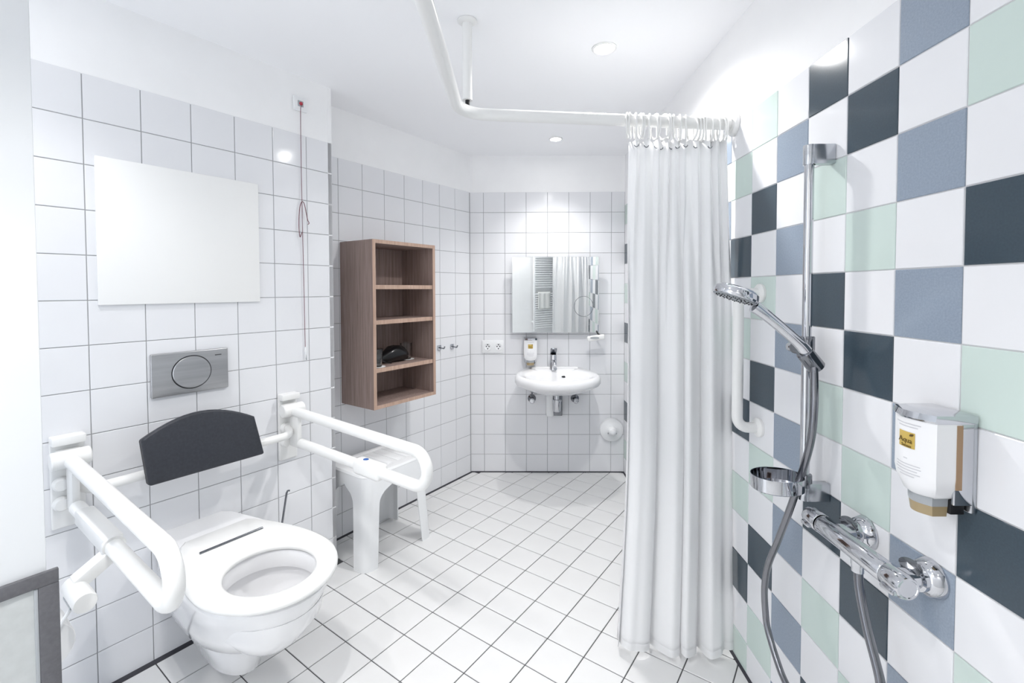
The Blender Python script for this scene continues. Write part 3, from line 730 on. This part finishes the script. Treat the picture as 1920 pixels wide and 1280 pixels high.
for rad, n in ((.018, 8), (.030, 14), (.041, 20)):
    for k in range(n):
        a = 2*pi*k/n; p = hc + ax*.0103 + (u*math.cos(a) + v*math.sin(a))*rad; b.lathe([(.0018, 0), (.0013, .0022)], p, ax, 6)
nz = b.obj('nozzles', 'black', hd_); nz['kind'] = 'stuff'

P = [(.062, .040, 1.128), (.068, .052, 1.09), (.078, .068, 1.02), (.080, .060, .94), (.08, .022, .835), (.08, -.020, .735), (.08, -.066, .636), (.08, -.112, .54), (.08, -.129, .467), (.08, -.124, .40), (.08, -.109, .355), (.08, -.062, .305), (.08, -.02, .28), (.075, .07, .25), (.07, .16, .27), (.07, .225, .36), (.068, .255, .48), (.066, .262, .528), (.066, .226, .61), (.066, .203, .68), (.065, .197, .728)]
P = [(x, y, z) for x, y, z in P]
h = MB(); h.tube(spline(P, 10), .0085, 14)
t = tag(h.obj('shower_hose', 'hose'), 'flexible grey metal hose hanging in a loop from the hand shower to the mixer', 'hose'); t.location = FR.p(RY, 0, 0); t.rotation_euler = (0, 0, FR.rz)

t = thing('shower_mixer', 'chrome thermostatic shower mixer bar on the checkered wall', 'mixer', FR.p(-.975, .0, .757), FR.rz)
MX = .068
MB().lathe([(.020, -.092), (.0215, -.090), (.0215, .092), (.020, .094)], (MX, 0, 0), (0, 1, 0), 32).obj('body', 'chrome', t)
MB().lathe([(.0215, .0955), (.0225, .097), (.0228, .135), (.020, .141), (.017, .1415), (.016, .140), (0, .140)], (MX, 0, 0), (0, 1, 0), 32).obj('flow_handle', 'chrome', t)
MB().lathe([(.0215, -.0945), (.0225, -.096), (.0228, -.130), (.019, -.140), (0, -.142)], (MX, 0, 0), (0, 1, 0), 32).obj('temperature_handle', 'chrome', t)
MB().box(MX + .006, MX + .0265, .105, .138, -.016, -.006, .004, 2).obj('handle_grip', 'chrome', t)
MB().box(MX + .006, MX + .0265, -.134, -.104, -.016, -.006, .004, 2).obj('handle_grip', 'chrome', t)
for y in (-.050, .112):
    b = MB(); b.lathe([(.036, .0005), (.036, .004), (.030, .018), (.0235, .022), (.0235, .03), (.018, .032), (.018, .062), (0, .062)], (0, y, .004), (1, 0, 0), 32); b.obj('wall_union', 'chrome', t)
    b = MB(); b.lathe([(.020, 0), (.021, .003), (.017, .012), (0, .014)], (.034, y - .004, .018), (.5, -.3, .9), 24, ref=(0, 1, 0), sy=.7); b.obj('union_cap', 'chrome_dark', t)
b = MB(); b.lathe([(.0125, -.018), (.0125, -.030), (.0115, -.032), (.0115, -.044), (.009, -.046)], (MX - .002, .015, 0), (0, 0, 1), 20); b.obj('hose_outlet', 'chrome', t)

t = thing('wall_grab_bar', 'white vertical grab bar on the checkered wall beside the shower curtain', 'grab bar', FR.p(-1.473, 0, 0), FR.rz)
MB().tube(fillet([(.001, 0, 1.290), (.072, 0, 1.290), (.072, 0, .862), (.001, 0, .862)], .045, 8), .0165, 18).obj('bar', 'white', t)
for z in (1.290, .862): MB().lathe([(.030, .0005), (.030, .008), (.025, .013), (.0165, .015)], (0, 0, z), (1, 0, 0), 28).obj('flange', 'white', t)

# ------------------------------------------------------------------ shower curtain rail, rings and curtain
zR, zB = 1.884, 1.925
t = thing('curtain_rail', 'white L-shaped shower curtain rail hung from the ceiling', 'curtain rail', (0, 0, 0), 0)
P = fillet([(XR - .001, 1.662, zR), (-.190, 1.650, zB), (-.190, -.70, zB)], [0, .10, 0], 12)
MB().tube(P, .0205, 20).obj('tube', 'white', t)
MB().lathe([(.040, .0008), (.040, .008), (.034, .016), (.021, .018)], (XR, 1.662, zR), (-1, 0, 0), 28).obj('wall_flange', 'white', t)
px, py = -.158, 1.636
MB().lathe([(.017, zB + .040), (.017, HC - .012), (.026, HC - .010), (.034, HC - .005), (.034, HC - .001)], (px, py, 0), (0, 0, 1), 24).obj('ceiling_post', 'white', t)
MB().tube([(px, py, zB + .012), (px, py, zB + .042)], .008, 12).obj('post_screw', 'black', t)
rng = [.405, .415, .434, .452, .46, .485, .505, .512, .535, .553, .57, .59, .612, .635, .652, .668, .684, .703, .722, .738, .752]
me = None
for k, x in enumerate(rng):
    z = zB + (zR - zB)*(x + .19)/(.975); y = 1.650 + .012*(x + .19)/.975
    if me is None:
        rp = [(0, .030*math.cos(2*pi*q/28), .043*math.sin(2*pi*q/28)) for q in range(28)]
        me = MB().tube(rp, .0034, 8, loop=True).mesh('curtain_ring', 'white')
    o = tag(link('curtain_ring', me), 'thin white plastic ring hanging the shower curtain from the rail', 'ring', 'shower curtain rings')
    o.location = (x, y, z - .0185); o.rotation_euler = (random.uniform(-.08, .08), 0, random.uniform(-.45, .45))

cur = thing('shower_curtain', 'white fabric shower curtain drawn together against the checkered wall', 'curtain', (.58, 1.64, .02), 0)
NU, NVV = 220, 46
ZT, ZB2 = 1.835, .014
def curt(u, v):
    # u across, v from top (0) to bottom (1)
    s = v
    x0, x1 = .412 - .045*s**1.6 - .006*math.sin(s*7), .757 + .018*min(1, s*3)*(1 - .3*s)
    wb = u + .018*math.sin(2*pi*u*2 + 1)
    top = .011*math.sin(2*pi*10*wb) + .004*math.sin(2*pi*17*wb + 1)
    # broad uneven folds lower down
    q = u*4.6
    ph = 2*pi*(q + .22*math.sin(q*2.1 + .6) + .12*math.sin(q*5))
    big = .027*math.sin(ph - 1.2) + 0.006*math.sin(2*ph + .7 + s) + 0.0015*math.sin(2*pi*11*u + 2*s)
    k = min(1, s*2.2); k = k*k*(3 - 2*k)
    y = 1.652 - .020*s - .045*s*s*u + top*(1 - k) + big*k*(.55 + .55*s)
    xx = x0 + (x1 - x0)*u + (.010*math.cos(ph - 1.2))*k
    zt = ZT - .012*abs(math.sin(2*pi*5.5*wb))
    hem = .010*math.sin(ph*.5) + .006*math.sin(u*9)
    return (xx - .58, y - 1.64, zt + (ZB2 + .012 + hem*.6 - zt)*v - .02)
V = [curt(i_/(NU - 1), j_/(NVV - 1)) for j_ in range(NVV) for i_ in range(NU)]
F = [(j_*NU + i_, j_*NU + i_ + 1, (j_ + 1)*NU + i_ + 1, (j_ + 1)*NU + i_) for j_ in range(NVV - 1) for i_ in range(NU - 1)]
b = MB(); b.v = V; b.f = F; b.mi = [0]*len(F)
co = b.obj('cloth', 'cloth', cur, angle=180)
so_ = co.modifiers.new('thickness', 'SOLIDIFY'); so_.thickness = .0012
# stitched hem
V = []; 
for vv in (.986, 1.0005):
    V += [curt(i_/(NU - 1), vv) for i_ in range(NU)]
V2 = [(x, y - .0016, z) for x, y, z in V]
F = [(i_, i_ + 1, NU + i_ + 1, NU + i_) for i_ in range(NU - 1)]
b = MB(); b.add(V2, F); hm = b.obj('hem', 'hem_mat' if 'hem_mat' in M else 'cloth', co, angle=180)
for u in (.06, .16, .27, .32, .43, .475, .55, .66, .80):
    x, y, z = curt(u, .012)
    MB().tube([(x + .007*math.cos(a), y - .006, z + .007*math.sin(a)) for a in [pi*(1.0 + .1*k) for k in range(11)]], .0016, 6).obj('eyelet', 'chrome_dark', cur)

# ------------------------------------------------------------------ ceiling downlights
def downlight(x, y, label, r=.036, watts=LIGHT_W, cone=120):
    t = thing('ceiling_downlight', label, 'downlight', (x, y, HC), 0, 'recessed ceiling downlights')
    MB().lathe([(r + .012, -.0005), (r + .012, -.003), (r + .004, -.006), (r, -.004), (r - .001, -.001)], seg=36).obj('trim_ring', 'white', t)
    MB().lathe([(r - .001, -.0012), (r - .002, -.003), (0, -.0032)], seg=36).obj('lens', 'lamp', t)
    l = bpy.data.lights.new('downlight_lamp', 'SPOT'); l.energy = watts; l.spot_size = math.radians(cone); l.spot_blend = 1.0; l.shadow_soft_size = .03
    l.color = (1.0, .985, .968)
    lo = link('lamp', l, t); lo.location = (0, 0, -.02)
downlight(.356, 1.828, 'bright recessed downlight in the ceiling in front of the curtain rail', .036, LIGHT_W, 160)
downlight(.267, 2.909, 'small bright recessed downlight in the ceiling above the washbasin', .032, LIGHT_W*.6, 112)
downlight(-1.12, 1.02, 'recessed downlight in the ceiling beside the toilet wall', .036, LIGHT_W*.42, 110)
downlight(-.38, .55, 'unseen downlight added in the ceiling to light the shower area', .036, LIGHT_W*.85)  # out of view, added as extra light for the shower side
downlight(-.85, .02, 'unseen downlight added in the ceiling near the door for general light', .036)  # no fitting visible here; added to help light the room
downlight(.15, -.60, 'unseen downlight added by the towel radiator to brighten the mirror view', .036, LIGHT_W*.75)  # added behind the camera to brighten what the mirror reflects

# ------------------------------------------------------------------ towel radiator seen in the mirror
t = thing('towel_radiator', 'white ladder towel radiator on the wall behind, seen in the mirror', 'radiator', FD.p(-3.02, 0, 0), FD.rz)
for s in (-1, 1): MB().box(.045, .075, s*.21 - .017, s*.21 + .017, .45, 1.86, .006).obj('upright', 'rad', t)
z = .50; k = 0
while z < 1.84:
    if not (1.08 < z < 1.15 or 1.64 < z < 1.71): MB().tube([(.068, -.20, z), (.068, .20, z)], .011, 12).obj('rung', 'rad', t)
    z += .0365
for s in (-1, 1):
    for zz in (.6, 1.7): MB().box(.0005, .05, s*.21 - .012, s*.21 + .012, zz - .012, zz + .012, .002).obj('mount', 'rad', t)
t = thing('hand_towel', 'white hand towel hanging over the towel radiator', 'towel', FD.p(-3.0, .068, 1.065), FD.rz)
b = MB(); NN = 24
def tw(y, s):
    if s < .46: return (-.016, y, -.20*(1 - s/.46))
    if s > .54: return (.017 + .006*math.sin(y*60), y, -.26*((s - .54)/.46))
    a = pi*(s - .46)/.08; return (-.0165*math.cos(a), y, .016*math.sin(a))
rows = [[tw(-.13 + .26*i_/NN, s_/30) for i_ in range(NN + 1)] for s_ in range(31)]
b.loft(rows, closed=False, cap0=False, cap1=False); o = b.obj('cloth', 'towel', t, angle=180)
o.modifiers.new('thickness', 'SOLIDIFY').thickness = .008
